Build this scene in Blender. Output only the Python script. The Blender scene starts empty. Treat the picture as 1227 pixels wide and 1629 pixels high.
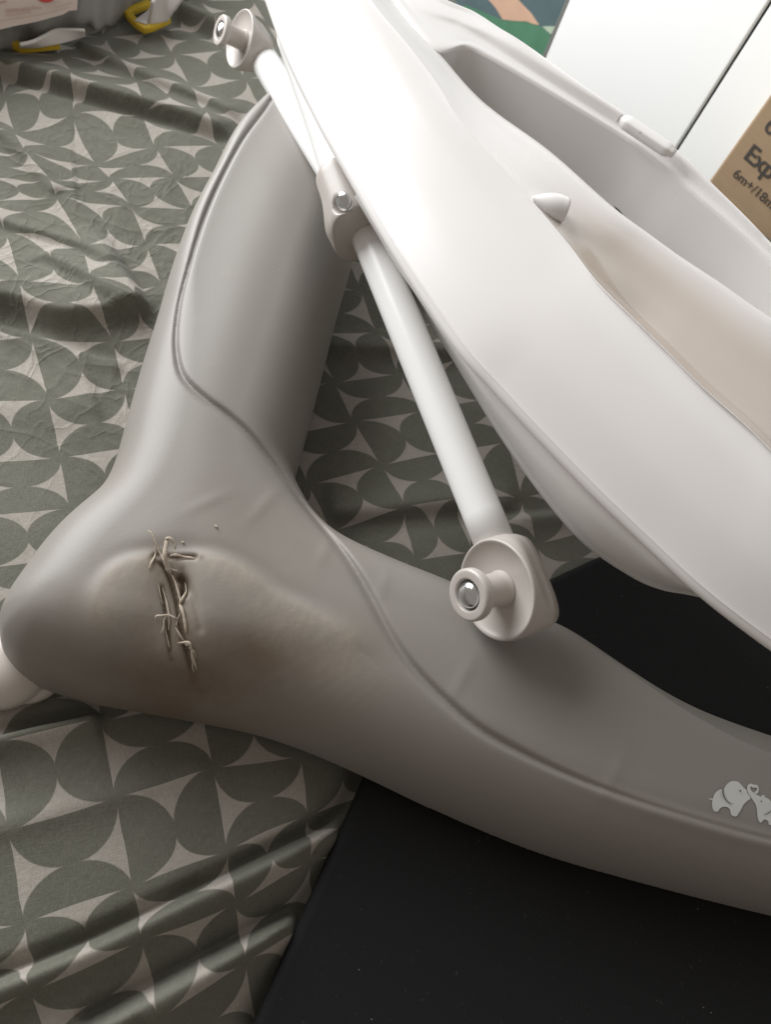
import bpy, bmesh, math, random
import numpy as np
from mathutils import Vector, Matrix

# ------------------------------------------------------------------ camera, world, light
SC = bpy.context.scene
COL = SC.collection
F, CX, CY, CAMH = 1225.0, 613.5, 814.5, 0.45        # photo is 1227 x 1629 px

def cam_setup(nad, H):
    d = np.array([(nad[0]-CX)/F, -(nad[1]-CY)/F, -1.0]); d /= np.linalg.norm(d)
    Z = -d; f = np.array([0, 0, -1.0]); Y = f-f.dot(Z)*Z; Y /= np.linalg.norm(Y)
    return np.array([np.cross(Y, Z), Y, Z]), np.array([0, 0, H])
R, C0 = cam_setup((300, 1460), CAMH)

def ray(x, y): return R @ np.array([(x-CX)/F, -(y-CY)/F, -1.0])
def un(x, y, z):
    v = ray(x, y); return C0+v*((z-C0[2])/v[2])
def un_plane(x, y, p, n):
    v = ray(x, y); return C0+v*(np.dot(np.array(p)-C0, n)/np.dot(v, n))

cam = bpy.data.cameras.new('camera'); co = bpy.data.objects.new('camera', cam); COL.objects.link(co)
M = Matrix([list(r) for r in R]).to_4x4(); M.translation = Vector(C0); co.matrix_world = M
cam.sensor_fit = 'VERTICAL'; cam.sensor_height = 36.0; cam.lens = 36.0*F/1629.0
cam.clip_start = 0.01; cam.clip_end = 50
cam.dof.use_dof = True; cam.dof.focus_distance = 0.43; cam.dof.aperture_fstop = 11
SC.camera = co

w = bpy.data.worlds.new('World'); SC.world = w; w.use_nodes = True
bg = w.node_tree.nodes['Background']
bg.inputs[0].default_value = (1.0, 0.90, 0.80, 1); bg.inputs[1].default_value = 0.27

def area(name, loc, target, sx, sy, power, col):
    l = bpy.data.lights.new(name, 'AREA'); l.shape = 'RECTANGLE'; l.size = sx; l.size_y = sy
    l.energy = power; l.color = col
    o = bpy.data.objects.new(name, l); COL.objects.link(o)
    o.location = loc; o.rotation_euler = (Vector(target)-Vector(loc)).to_track_quat('-Z', 'Y').to_euler()
    return o
area('window_light', (-1.08, 0.76, 0.60), (0.0, 0.35, 0.05), 1.15, 1.05, 34, (0.97, 0.985, 1.0))

SC.view_settings.view_transform = 'Standard'; SC.view_settings.look = 'None'
SC.view_settings.exposure = 0.0; SC.view_settings.gamma = 1.0
SC.cycles.max_bounces = 8

# ------------------------------------------------------------------ helpers
def tag(o, label=None, cat=None, group=None, kind=None):
    for k, v in (('label', label), ('category', cat), ('group', group), ('kind', kind)):
        if v: o[k] = v
    return o

def empty(name, loc):
    o = bpy.data.objects.new(name, None); COL.objects.link(o); o.location = loc
    o.empty_display_size = 0.02
    return o

def link_mesh(name, verts, faces, mat, parent=None, smooth=True):
    me = bpy.data.meshes.new(name)
    me.from_pydata([tuple(map(float, v)) for v in verts], [], [tuple(map(int, f)) for f in faces])
    me.update()
    return link(name, me, mat, parent, smooth)

def link(name, me, mat, parent=None, smooth=True):
    o = bpy.data.objects.new(name, me); COL.objects.link(o)
    if mat: me.materials.append(mat)
    if smooth: me.polygons.foreach_set('use_smooth', [True]*len(me.polygons))
    if parent is not None:
        o.parent = parent
        pm = Matrix.Translation(parent.location)
        q = parent.parent
        while q is not None:
            pm = Matrix.Translation(q.location) @ pm; q = q.parent
        me.transform(pm.inverted())
    return o

def fix_normals(o):
    bm = bmesh.new(); bm.from_mesh(o.data); bmesh.ops.recalc_face_normals(bm, faces=bm.faces)
    bm.to_mesh(o.data); bm.free(); return o

def cr(P, n):
    """Catmull-Rom through rows of P, resampled to n rows"""
    P = np.asarray(P, float); m = len(P)
    E = np.concatenate([[2*P[0]-P[1]], P, [2*P[-1]-P[-2]]])
    t = np.linspace(0, m-1, n); k = np.minimum(t.astype(int), m-2); f = (t-k)
    f = f.reshape((-1,)+(1,)*(P.ndim-1))
    a, b, c, d = E[k], E[k+1], E[k+2], E[k+3]
    return 0.5*(2*b+(c-a)*f+(2*a-5*b+4*c-d)*f**2+(3*b-a-3*c+d)*f**3)

def grid_faces(m, n, wrap=False):
    f = []
    for i in range(m-1):
        for j in range(n if wrap else n-1):
            k = (j+1) % n
            f.append((i*n+j, i*n+k, (i+1)*n+k, (i+1)*n+j))
    return f

def loft(name, rows, m, n, mat, parent):
    G = cr(rows, m)                                 # along
    G = np.stack([cr(G[i], n) for i in range(m)])   # across
    return link_mesh(name, G.reshape(-1, 3), grid_faces(m, n), mat, parent)

def tube_mesh(path, r, n=32, caps=True):
    path = np.asarray(path, float); m = len(path)
    r = np.broadcast_to(np.asarray(r, float), (m,))
    V = []; T = np.gradient(path, axis=0); T /= np.linalg.norm(T, axis=1)[:, None]
    up = np.array([0, 0, 1.0]) if abs(T[0][2]) < .9 else np.array([1.0, 0, 0])
    u = np.cross(T[0], up); u /= np.linalg.norm(u)
    for i in range(m):
        u = u-u.dot(T[i])*T[i]; u /= np.linalg.norm(u); v = np.cross(T[i], u)
        for k in range(n):
            a = 2*math.pi*k/n
            V.append(path[i]+r[i]*(math.cos(a)*u+math.sin(a)*v))
    Fc = grid_faces(m, n, True)
    if caps: Fc += [tuple(range(n))[::-1], tuple(range((m-1)*n, m*n))]
    return V, Fc

def lathe(name, O, A, prof, mat, parent, n=48):
    """prof = (radius, height along A)"""
    A = np.array(A)/np.linalg.norm(A)
    u = np.cross(A, [0.3, 0.2, 0.9]); u /= np.linalg.norm(u); v = np.cross(A, u)
    V = []
    for r, h in prof:
        for k in range(n):
            a = 2*math.pi*k/n
            V.append(O+A*h+r*(math.cos(a)*u+math.sin(a)*v))
    o = link_mesh(name, V, grid_faces(len(prof), n, True), mat, parent)
    bm = bmesh.new(); bm.from_mesh(o.data); bmesh.ops.remove_doubles(bm, verts=bm.verts, dist=1e-6)
    bmesh.ops.recalc_face_normals(bm, faces=bm.faces); bm.to_mesh(o.data); bm.free()
    return o

def round_prof(pts, rad=0.001, k=4):
    """round the corners of a profile polyline"""
    out = [pts[0]]
    for a, b, c in zip(pts, pts[1:], pts[2:]):
        a, b, c = map(np.array, (a, b, c)); la, lc = np.linalg.norm(a-b), np.linalg.norm(c-b)
        q = min(rad, la*.45, lc*.45); p0 = b+(a-b)/la*q; p1 = b+(c-b)/lc*q
        for s in range(k+1):
            t = s/k; out.append(tuple((1-t)**2*p0+2*t*(1-t)*b+t*t*p1))
    out.append(pts[-1]); return out

def surface_nets(Fv, o, h):
    """iso-surface of Fv=0 (inside negative) on a regular grid"""
    ins = Fv < 0; nx, ny, nz = Fv.shape
    acc = np.zeros((nx-1, ny-1, nz-1, 3), np.float32); cnt = np.zeros((nx-1, ny-1, nz-1), np.int16)
    quads = []
    for ax in range(3):
        sl0 = [slice(None)]*3; sl1 = [slice(None)]*3; sl0[ax] = slice(0, -1); sl1[ax] = slice(1, None)
        a, b = Fv[tuple(sl0)], Fv[tuple(sl1)]
        I = np.argwhere(ins[tuple(sl0)] != ins[tuple(sl1)])
        fa = a[tuple(I.T)]; fb = b[tuple(I.T)]; t = fa/(fa-fb)
        P = I.astype(np.float32); P[:, ax] += t
        flip = fa < 0
        oth = [k for k in range(3) if k != ax]
        ok = np.ones(len(I), bool)
        for k in oth: ok &= (I[:, k] > 0) & (I[:, k] < Fv.shape[k]-1)
        I, P, flip = I[ok], P[ok], flip[ok]
        cells = []
        for d0, d1 in ((-1, -1), (0, -1), (0, 0), (-1, 0)):
            c = I.copy(); c[:, oth[0]] += d0; c[:, oth[1]] += d1; cells.append(c)
            np.add.at(acc, tuple(c.T), P); np.add.at(cnt, tuple(c.T), 1)
        if ax == 1: flip = ~flip
        quads.append((cells, flip))
    idx = -np.ones(cnt.shape, np.int64); m = cnt > 0
    idx[m] = np.arange(m.sum())
    V = o+h*(acc[m]/cnt[m][:, None])
    Fs = []
    for cells, flip in quads:
        q = np.stack([idx[tuple(c.T)] for c in cells], 1)
        q[~flip] = q[~flip][:, ::-1]; Fs.append(q)
    return V.astype(float), np.concatenate(Fs)

def fast_mesh(name, V, Q):
    me = bpy.data.meshes.new(name); nq = len(Q)
    me.vertices.add(len(V)); me.vertices.foreach_set('co', np.asarray(V, np.float32).ravel())
    me.loops.add(nq*4); me.loops.foreach_set('vertex_index', np.asarray(Q, np.int32).ravel())
    me.polygons.add(nq); me.polygons.foreach_set('loop_start', np.arange(0, nq*4, 4, dtype=np.int32))
    me.update(calc_edges=True); me.validate(); return me

def poly_dist(X, Y, P, closed=False):
    """distance to a polyline and the signed side of the nearest segment (+ = left of travel); arc fraction"""
    best = np.full(X.shape, 1e9); side = np.zeros(X.shape); arc = np.zeros(X.shape)
    P = np.asarray(P)[:, :2]; n = len(P)
    L = np.concatenate([[0], np.cumsum(np.linalg.norm(np.diff(P, axis=0), axis=1))])
    for i in range(n if closed else n-1):
        a, b = P[i], P[(i+1) % n]; e = b-a; ll = e@e+1e-12
        t = np.clip(((X-a[0])*e[0]+(Y-a[1])*e[1])/ll, 0, 1)
        dx, dy = X-a[0]-t*e[0], Y-a[1]-t*e[1]; d = dx*dx+dy*dy
        m = d < best; best[m] = d[m]
        side[m] = np.sign(e[0]*(Y-a[1])-e[1]*(X-a[0]))[m]
        if not closed: arc[m] = (L[i]+t*np.sqrt(ll))[m]/L[-1]
    return np.sqrt(best), side, arc

def inside(X, Y, P):
    c = np.zeros(X.shape, bool); n = len(P)
    for i in range(n):
        (x0, y0), (x1, y1) = P[i][:2], P[(i+1) % n][:2]
        if y0 == y1: continue
        m = ((y0 > Y) != (y1 > Y)) & (X < (x1-x0)*(Y-y0)/(y1-y0)+x0); c ^= m
    return c

def sstep(a, b, x):
    t = np.clip((x-a)/(b-a), 0, 1); return t*t*(3-2*t)

# ------------------------------------------------------------------ materials
class NT:
    def __init__(s, name):
        s.m = bpy.data.materials.new(name); s.m.use_nodes = True; s.t = s.m.node_tree
        s.b = s.t.nodes['Principled BSDF']
    def n(s, typ, **kw):
        nd = s.t.nodes.new(typ)
        for k, v in kw.items(): setattr(nd, k, v)
        return nd
    def l(s, a, b): s.t.links.new(a, b)
    def val(s, x, sock):
        if hasattr(x, 'is_output') or isinstance(x, bpy.types.NodeSocket): s.l(x, sock)
        else: sock.default_value = x
    def math(s, op, a, b=None, c=None):
        nd = s.n('ShaderNodeMath', operation=op); s.val(a, nd.inputs[0])
        if b is not None: s.val(b, nd.inputs[1])
        if c is not None: s.val(c, nd.inputs[2])
        return nd.outputs[0]
    def mix(s, f, a, b):
        nd = s.n('ShaderNodeMix', data_type='RGBA'); s.val(f, nd.inputs[0])
        s.val(a, nd.inputs[6]); s.val(b, nd.inputs[7]); return nd.outputs[2]
    def noise(s, scale, detail=3, vec=None, rough=.5):
        nd = s.n('ShaderNodeTexNoise'); nd.inputs['Scale'].default_value = scale
        nd.inputs['Detail'].default_value = detail; nd.inputs['Roughness'].default_value = rough
        if vec is not None: s.l(vec, nd.inputs['Vector'])
        return nd.outputs['Fac']
    def obj(s): return s.n('ShaderNodeTexCoord').outputs['Object']
    def ramp(s, f, lo, hi): 
        nd = s.n('ShaderNodeMapRange'); s.l(f, nd.inputs[0]); nd.inputs[1].default_value = lo; nd.inputs[2].default_value = hi
        return nd.outputs[0]
    def bump(s, h, strength, dist):
        nd = s.n('ShaderNodeBump'); nd.inputs['Strength'].default_value = strength; nd.inputs['Distance'].default_value = dist
        s.l(h, nd.inputs['Height']); s.l(nd.outputs[0], s.b.inputs['Normal']); return nd
    def set(s, **kw):
        for k, v in kw.items(): s.val(v, s.b.inputs[k.replace('_', ' ')])
        return s

def plain(name, col, rough=.4, spec=.5, metal=0, bumpy=0, vary=.06):
    s = NT(name); v = s.obj(); f = s.noise(35, 4, v)
    c0 = tuple(x*(1-vary) for x in col)+(1,); c1 = tuple(min(1, x*(1+vary)) for x in col)+(1,)
    s.set(Base_Color=s.mix(f, c0, c1), Roughness=rough, Metallic=metal)
    s.b.inputs['Specular IOR Level'].default_value = spec
    if bumpy: s.bump(s.noise(900, 2, v), bumpy, .0004)
    return s.m

def mat_base():
    s = NT('grey_plastic'); v = s.obj()
    at = s.n('ShaderNodeAttribute', attribute_name='wear').outputs['Fac']
    n1 = s.noise(9, 4, v); n2 = s.noise(140, 4, v, .65)
    c = s.mix(n1, (.246, .229, .206, 1), (.274, .256, .232, 1))
    scuff = s.ramp(s.noise(28, 6, v, .7), .62, .78)
    c = s.mix(s.math('MULTIPLY', scuff, .25), c, (.37, .33, .28, 1))
    gr = s.n('ShaderNodeAttribute', attribute_name='grime').outputs['Fac']
    c = s.mix(s.math('MULTIPLY', s.math('MINIMUM', gr, 1.0), s.math('MULTIPLY_ADD', s.noise(30, 3, v, .6), .9, .40)), c, (.125, .084, .052, 1))
    c = s.mix(s.ramp(gr, 1.0, 1.5), c, (.12, .088, .062, 1))
    mp = s.n('ShaderNodeMapping'); s.l(v, mp.inputs[0]); mp.inputs['Scale'].default_value = (1, .25, 1); mp.inputs['Rotation'].default_value = (0, 0, .45)
    streak = s.noise(260, 5, mp.outputs[0], .75)
    wf = s.math('MULTIPLY', at, s.math('MULTIPLY', s.ramp(s.noise(40, 4, v, .65), .12, .80), s.ramp(streak, .05, .8)))
    c = s.mix(s.math('MULTIPLY', wf, .85), c, (.47, .40, .32, 1))
    speck = s.ramp(s.n('ShaderNodeTexVoronoi').outputs['Distance'], .06, .03)
    vo = [n for n in s.t.nodes if n.type == 'TEX_VORONOI'][0]; vo.inputs['Scale'].default_value = 75
    s.l(v, vo.inputs['Vector'])
    gate = s.ramp(s.noise(22, 1, v), .64, .68)
    c = s.mix(s.math('MULTIPLY', speck, gate), c, (.55, .52, .47, 1))
    rr = s.math('MULTIPLY_ADD', n1, .12, .40)
    s.set(Base_Color=c, Roughness=s.math('ADD', rr, s.math('MULTIPLY', at, .2)))
    s.b.inputs['Specular IOR Level'].default_value = .42
    s.bump(s.math('ADD', s.math('MULTIPLY', s.noise(700, 2, v), .5), s.math('MULTIPLY', n2, s.math('MULTIPLY_ADD', at, 1.3, .3))), .22, .0004)
    return s.m

def mat_cloth():
    s = NT('petal_print_cotton')
    uv = s.n('ShaderNodeUVMap', uv_map='UVMap').outputs[0]
    sp = s.n('ShaderNodeSeparateXYZ'); s.l(uv, sp.inputs[0]); u, v = sp.outputs[0], sp.outputs[1]
    wob = s.math('MULTIPLY_ADD', s.noise(60, 2, s.obj()), .03, -.015)
    u = s.math('ADD', u, wob)
    fu, fv = s.math('FRACT', u), s.math('FRACT', v)
    par = s.math('FLOORED_MODULO', s.math('ADD', s.math('FLOOR', u), s.math('FLOOR', v)), 2.0)
    def lobe(a, b):
        e = s.math('MINIMUM', a, s.math('SUBTRACT', 1.0, a)); g = s.math('SUBTRACT', b, .5)
        return s.math('SQRT', s.math('ADD', s.math('MULTIPLY', e, e), s.math('MULTIPLY', g, g)))
    A, B = lobe(fu, fv), lobe(fv, fu)
    d = s.math('ADD', s.math('MULTIPLY', A, s.math('SUBTRACT', 1.0, par)), s.math('MULTIPLY', B, par))
    light = s.ramp(d, .503, .517)
    mp = s.n('ShaderNodeMapping'); s.l(uv, mp.inputs[0]); mp.inputs['Scale'].default_value = (150, 9, 1)
    mp2 = s.n('ShaderNodeMapping'); s.l(uv, mp2.inputs[0]); mp2.inputs['Scale'].default_value = (9, 150, 1)
    t1, t2 = s.noise(1, 2, mp.outputs[0]), s.noise(1, 2, mp2.outputs[0])
    th = s.math('ADD', t1, t2)
    dark = s.mix(s.ramp(th, .75, 1.3), (.102, .102, .079, 1), (.160, .159, .128, 1))
    lite = s.mix(s.ramp(th, .75, 1.3), (.32, .290, .255, 1), (.44, .402, .358, 1))
    bc = s.mix(light, dark, lite); fade = s.ramp(s.noise(11, 5, s.obj(), .65), .3, .75)
    s.set(Base_Color=s.mix(s.math('MULTIPLY', fade, .2), bc, (.36, .35, .31, 1)), Roughness=.8)
    s.b.inputs['Specular IOR Level'].default_value = .15
    s.b.inputs['Sheen Weight'].default_value = .12; s.b.inputs['Sheen Roughness'].default_value = .4
    ob = s.obj(); crease = s.noise(42, 5, ob, .6)
    def ridge(sc, pw, sx, sy):
        mp = s.n('ShaderNodeMapping'); s.l(ob, mp.inputs[0]); mp.inputs['Scale'].default_value = (sx, sy, 1); mp.inputs['Rotation'].default_value = (0, 0, .5)
        q = s.n('ShaderNodeTexNoise'); q.inputs['Scale'].default_value = sc; q.inputs['Detail'].default_value = 2; q.inputs['Distortion'].default_value = .6
        s.l(mp.outputs[0], q.inputs['Vector'])
        return s.math('POWER', s.math('SUBTRACT', 1.0, s.math('ABSOLUTE', s.math('MULTIPLY_ADD', q.outputs['Fac'], 2.0, -1.0))), pw)
    rd = s.math('ADD', s.math('MULTIPLY', ridge(15, 8.0, .6, 1.6), 1.0), s.math('MULTIPLY', ridge(42, 9.0, 1.2, .8), .55))
    gate = s.n('ShaderNodeAttribute', attribute_name='crumple').outputs['Fac']
    rd = s.math('MULTIPLY', rd, s.math('MULTIPLY_ADD', gate, .95, .08))
    s.bump(s.math('ADD', s.math('ADD', s.math('MULTIPLY', th, .16), s.math('MULTIPLY', crease, .8)), s.math('MULTIPLY', rd, .75)), .55, .0030)
    return s.m

def mat_black():
    s = NT('black_rubber'); v = s.obj()
    vo = s.n('ShaderNodeTexVoronoi'); vo.inputs['Scale'].default_value = 210; s.l(v, vo.inputs['Vector'])
    vr = s.n('ShaderNodeTexWhiteNoise'); s.l(vo.outputs['Position'], vr.inputs['Vector'])
    sp = s.math('MULTIPLY', s.ramp(vo.outputs['Distance'], .085, .05), s.math('GREATER_THAN', vr.outputs['Value'], .90))
    fib = s.ramp(s.noise(260, 2, v, .7), .66, .8)
    c = s.mix(s.math('MULTIPLY', fib, .2), (.0115, .0115, .012, 1), (.11, .11, .11, 1))
    c = s.mix(s.math('MULTIPLY', sp, .6), c, (.30, .28, .26, 1))
    s.set(Base_Color=c, Roughness=.85); s.b.inputs['Specular IOR Level'].default_value = .22
    s.bump(s.noise(1500, 2, v), .3, .0003)
    return s.m

def mat_tray():
    s = NT('white_moulded_plastic'); v = s.obj()
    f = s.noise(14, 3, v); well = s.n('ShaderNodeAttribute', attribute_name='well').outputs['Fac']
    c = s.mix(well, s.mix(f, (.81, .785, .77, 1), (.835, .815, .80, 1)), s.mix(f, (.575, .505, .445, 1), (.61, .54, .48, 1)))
    sc = s.ramp(s.n('ShaderNodeTexVoronoi').outputs['Distance'], .05, .03)
    vo = [n for n in s.t.nodes if n.type == 'TEX_VORONOI'][0]; vo.inputs['Scale'].default_value = 45; s.l(v, vo.inputs['Vector'])
    c = s.mix(s.math('MULTIPLY', sc, s.ramp(s.noise(17, 1, v), .66, .70)), c, (.42, .39, .35, 1))
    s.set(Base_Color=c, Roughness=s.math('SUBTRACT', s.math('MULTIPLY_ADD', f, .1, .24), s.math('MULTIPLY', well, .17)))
    s.b.inputs['Specular IOR Level'].default_value = .5
    return s.m

def mat_card():
    s = NT('brown_cardboard'); v = s.obj()
    mp = s.n('ShaderNodeMapping'); s.l(v, mp.inputs[0]); mp.inputs['Scale'].default_value = (30, 30, 400)
    f = s.math('ADD', s.math('MULTIPLY', s.noise(1, 3, mp.outputs[0]), .5), s.math('MULTIPLY', s.noise(25, 5, v), .5))
    s.set(Base_Color=s.mix(f, (.36, .25, .155, 1), (.48, .35, .23, 1)), Roughness=.8)
    s.b.inputs['Specular IOR Level'].default_value = .2
    s.bump(s.noise(12, 4, v), .2, .004)
    return s.m

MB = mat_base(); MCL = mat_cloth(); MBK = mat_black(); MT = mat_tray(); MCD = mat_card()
MTUBE = plain('white_painted_tube', (.88, .88, .87), .25, .5, vary=.015)
MHUB = plain('pale_grey_plastic', (.50, .46, .425), .3, .5, vary=.03)
MCHR = plain('chrome_rivet', (.74, .75, .76), .17, .5, 1.0, vary=.02)
MREC = plain('rivet_recess', (.10, .095, .09), .5)
MSHARD = plain('torn_plastic', (.46, .39, .315), .7, .3, bumpy=.6, vary=.2)
MPRINT = plain('white_print', (.62, .63, .61), .55, .3, vary=.03)
MDOT = plain('grey_print_gap', (.15, .145, .14), .6, .3)
MCAST = plain('cream_plastic', (.60, .55, .50), .28, .5, vary=.03)
MWARD = plain('white_lacquer', (.86, .87, .86), .3, .5, vary=.01)
MSEAM = plain('dark_gap', (.10, .10, .085), .7)
MBAG = plain('grey_plastic_film', (.26, .25, .24), .32, .5, vary=.12)
MLABEL = plain('cream_paper_label', (.58, .48, .42), .6, .3)
MRED = plain('red_ink', (.50, .06, .05), .6, .3)
MPINK = plain('faded_red_ink', (.45, .27, .24), .6, .3)
MYEL = plain('yellow_foam', (.62, .42, .035), .6, .3, vary=.15)
MCLIP = plain('white_ribbed_plastic', (.60, .56, .53), .5, .4)
MINK = plain('dark_grey_ink', (.085, .078, .072), .7, .2)
MTEAL = plain('slate_teal_print', (.085, .125, .135), .7, .2, vary=.2)
MPEACH = plain('peach_print', (.52, .34, .24), .7, .2, vary=.15)
MGREEN = plain('green_print', (.075, .19, .115), .7, .2, vary=.2)
MMINT = plain('mint_print', (.38, .46, .34), .7, .2, vary=.15)
MALU = plain('brushed_edge_trim', (.30, .31, .29), .4, .5, .6)

# ------------------------------------------------------------------ bed sheet
NODES = {(0,0):(183,1269),(-1,0):(11,1320),(0,1):(210,1410),(-1,1):(35,1468),(0,-1):(160,1146),(-1,-1):(-4,1186),(1,0):(339,1221),(1,1):(361,1353),(2,1):(491,1297),(1,2):(374,1438),(0,2):(227,1495),(-1,2):(55,1574),(2,2):(493,1371),(0,3):(254,1615),(1,3):(389,1529),
(0,-10):(9,374),(1,-10):(133,404),(2,-10):(232,385),(0,-9):(35,465),(1,-9):(148,467),(2,-9):(257,450),(0,-8):(49,536),(1,-8):(178,540),(0,-7):(76,636),(1,-7):(196,614),(0,-6):(94,724),
(1,-11):(89,312),(2,-11):(207,324),(1,-12):(78,288),(2,-12):(175,280),(1,-13):(40,242),(2,-13):(152,256),(3,-13):(247,229),(1,-14):(22,207),(2,-14):(115,175),(2,-15):(112,121),(3,-15):(213,121),(4,-15):(302,137),(5,-15):(390,120),(3,-16):(188,92),(4,-16):(275,83),
(4,-6):(565,664),(4,-5):(609,736),(4,-7):(534,603),(5,-8):(601,527),(5,-9):(575,456),(4,-4):(644,808),(5,-4):(726,796),(6,-4):(834,787),(6,-5):(810,699),(5,-5):(715,714),(3,-5):(492,767)}

# crest polylines in photo pixels, height, fall-off on the far side, fall-off on the near side (m)
FOLDS = [
 ([(-40,88),(0,101),(46,113),(98,128),(171,147),(300,184),(370,211)], .010, .024, .004),
 ([(115,66),(210,110),(270,137),(330,162),(380,186)], .0045, .012, .004),
 ([(281,8),(337,33),(400,60)], .011, .016, .006),
 ([(-80,462),(0,470),(37,478),(100,498),(170,490),(240,470)], .017, .085, .010),
 ([(-20,350),(0,357),(32,369),(132,401),(183,435)], .0035, .014, .004),
 ([(70,415),(147,463),(220,514)], .004, .014, .005),
 ([(-10,520),(60,541),(130,566),(200,582)], .003, .004, .016),
 ([(-10,205),(40,246),(92,312)], .004, .010, .006),
 ([(470,548),(560,553),(640,553),(760,562)], .009, .020, .008),
 ([(520,812),(610,808),(720,797),(830,800)], .006, .018, .007),
 ([(780,830),(900,822),(980,830)], .006, .006, .014),
 ([(-60,1596),(0,1570),(147,1509),(300,1435),(370,1401),(500,1336),(560,1298)], .019, .0030, .017),
 ([(120,1655),(159,1635),(300,1557),(380,1513),(480,1458)], .018, .0032, .017),
 ([(-40,1184),(60,1160),(100,1152),(160,1137)], .011, .0030, .013),
 ([(-40,1330),(0,1318),(90,1291),(183,1266),(339,1218)], .0035, .012, .010),
 ([(240,1640),(300,1580),(350,1545)], .004, .012, .006),
 ([(398,1660),(470,1470),(560,1270),(640,1080)], -.013, .014, .020),
 ([(-40,640),(60,655),(160,640)], .003, .03, .02),
]
def build_sheet():
    xs = np.arange(-.66, .62, .0018); ys = np.arange(-.16, 1.02, .0018)
    X, Y = np.meshgrid(xs, ys, indexing='ij'); Z = np.zeros_like(X)
    for pl, amp, wf, wn in FOLDS:
        P = cr(np.array([un(x, y, amp*.6)[:2] for x, y in pl]), len(pl)*5)
        lo, hi = P.min(0)-.30, P.max(0)+.30
        m = (X > lo[0]) & (X < hi[0]) & (Y > lo[1]) & (Y < hi[1])
        d, s, arc = poly_dist(X[m], Y[m], P)
        wv = np.where(s > 0, wf, wn)
        # distance past the ends fades the fold
        soft = 1/(1+(d/wv)**2)**1.6
        hard = 1-sstep(0, 1, d/(wv*1.5))-.40*np.exp(-((d-wv*2.0)/(wv*1.3))**2)
        prof = np.where((wv < .0078) & (amp > 0), hard, soft)
        Z[m] += amp*prof*sstep(-.02, .06, arc)*sstep(1.02, .92, arc)
    rng = np.random.default_rng(4)
    for k in range(26):
        a = rng.uniform(0, math.pi); q = rng.uniform(14, 70); ph = rng.uniform(0, 7)
        Z += .0055/q**.75*.55*np.sin(q*(X*math.cos(a)+Y*math.sin(a))+ph+1.3*np.sin(9*X+ph)*np.cos(7*Y-ph))
    # thin plate spline world -> print coordinates
    S = np.array([un(*p, 0.004)[:2] for p in NODES.values()]); T = np.array([k for k in NODES], float)
    def U(r2): return .5*r2*np.log(r2+1e-12)
    n = len(S); K = U(((S[:, None]-S[None])**2).sum(-1))+1e-5*np.eye(n)
    Pm = np.c_[np.ones(n), S]; A = np.zeros((n+3, n+3)); A[:n, :n] = K; A[:n, n:] = Pm; A[n:, :n] = Pm.T
    W = np.linalg.solve(A, np.r_[T, np.zeros((3, 2))])
    Q = np.c_[X.ravel(), Y.ravel()]; UV = np.c_[np.ones(len(Q)), Q] @ W[n:]
    for i in range(n): UV += U(((Q-S[i])**2).sum(1))[:, None]*W[i]
    # the sheet hangs over the far edge of the bed
    e0, e1 = un(1130, 318, 0)[:2], un(700, 28, 0)[:2]; t = (e1-e0)/np.linalg.norm(e1-e0); nn = np.array([t[1], -t[0]])
    if nn[1] < 0: nn = -nn
    ex = (X-e0[0])*nn[0]+(Y-e0[1])*nn[1]
    over = np.maximum(ex, 0); keep = .012*(1-np.exp(-over/.012))
    X = X-nn[0]*(over-keep); Y = Y-nn[1]*(over-keep); Z = Z*np.exp(-over/.02)-np.maximum(over-keep, 0)
    cq = un(90, 400, 0); cr_ = np.clip(1.25*np.exp(-((X-cq[0])/.17)**2-((Y-cq[1])/.16)**2), 0, 1)
    nx, ny = X.shape
    I = np.arange(nx*ny).reshape(nx, ny)
    quads = np.stack([I[:-1, :-1], I[1:, :-1], I[1:, 1:], I[:-1, 1:]], -1).reshape(-1, 4)
    me = fast_mesh('bed_sheet', np.c_[X.ravel(), Y.ravel(), Z.ravel()], quads)
    uvl = me.uv_layers.new(name='UVMap'); vi = np.zeros(len(me.loops), np.int32); me.loops.foreach_get('vertex_index', vi)
    uvl.data.foreach_set('uv', UV[vi].astype(np.float32).ravel())
    at = me.attributes.new('crumple', 'FLOAT', 'POINT'); at.data.foreach_set('value', cr_.astype(np.float32).ravel())
    o = link('bed_sheet', me, MCL)
    return tag(o, 'crumpled sage green and beige bed sheet with a petal print, spread under everything', 'bed sheet')
build_sheet()

# ------------------------------------------------------------------ black mat under the walker
def build_mat():
    px = [(405,1629),(575,1250),(668,1040),(760,968),(850,930),(950,884),(1300,735),(1900,1000),(1700,2000),(300,1863)]
    P = np.array([un(x, y, .009)[:2] for x, y in px])
    bm = bmesh.new(); vs = [bm.verts.new((p[0], p[1], -0.006)) for p in P]
    f = bm.faces.new(vs); 
    if f.normal.z < 0: f.normal_flip()
    r = bmesh.ops.extrude_face_region(bm, geom=[f])
    for v in r['geom']:
        if isinstance(v, bmesh.types.BMVert): v.co.z += .012
    bmesh.ops.recalc_face_normals(bm, faces=bm.faces)
    bmesh.ops.bevel(bm, geom=[e for e in bm.edges], offset=.005, segments=5, affect='EDGES', profile=.5)
    me = bpy.data.meshes.new('foam_mat'); bm.to_mesh(me); bm.free()
    o = link('foam_mat', me, MBK, smooth=False)
    return tag(o, 'matt black mat dotted with lint, lying on the sheet beneath the grey walker base', 'mat')
build_mat()

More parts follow.
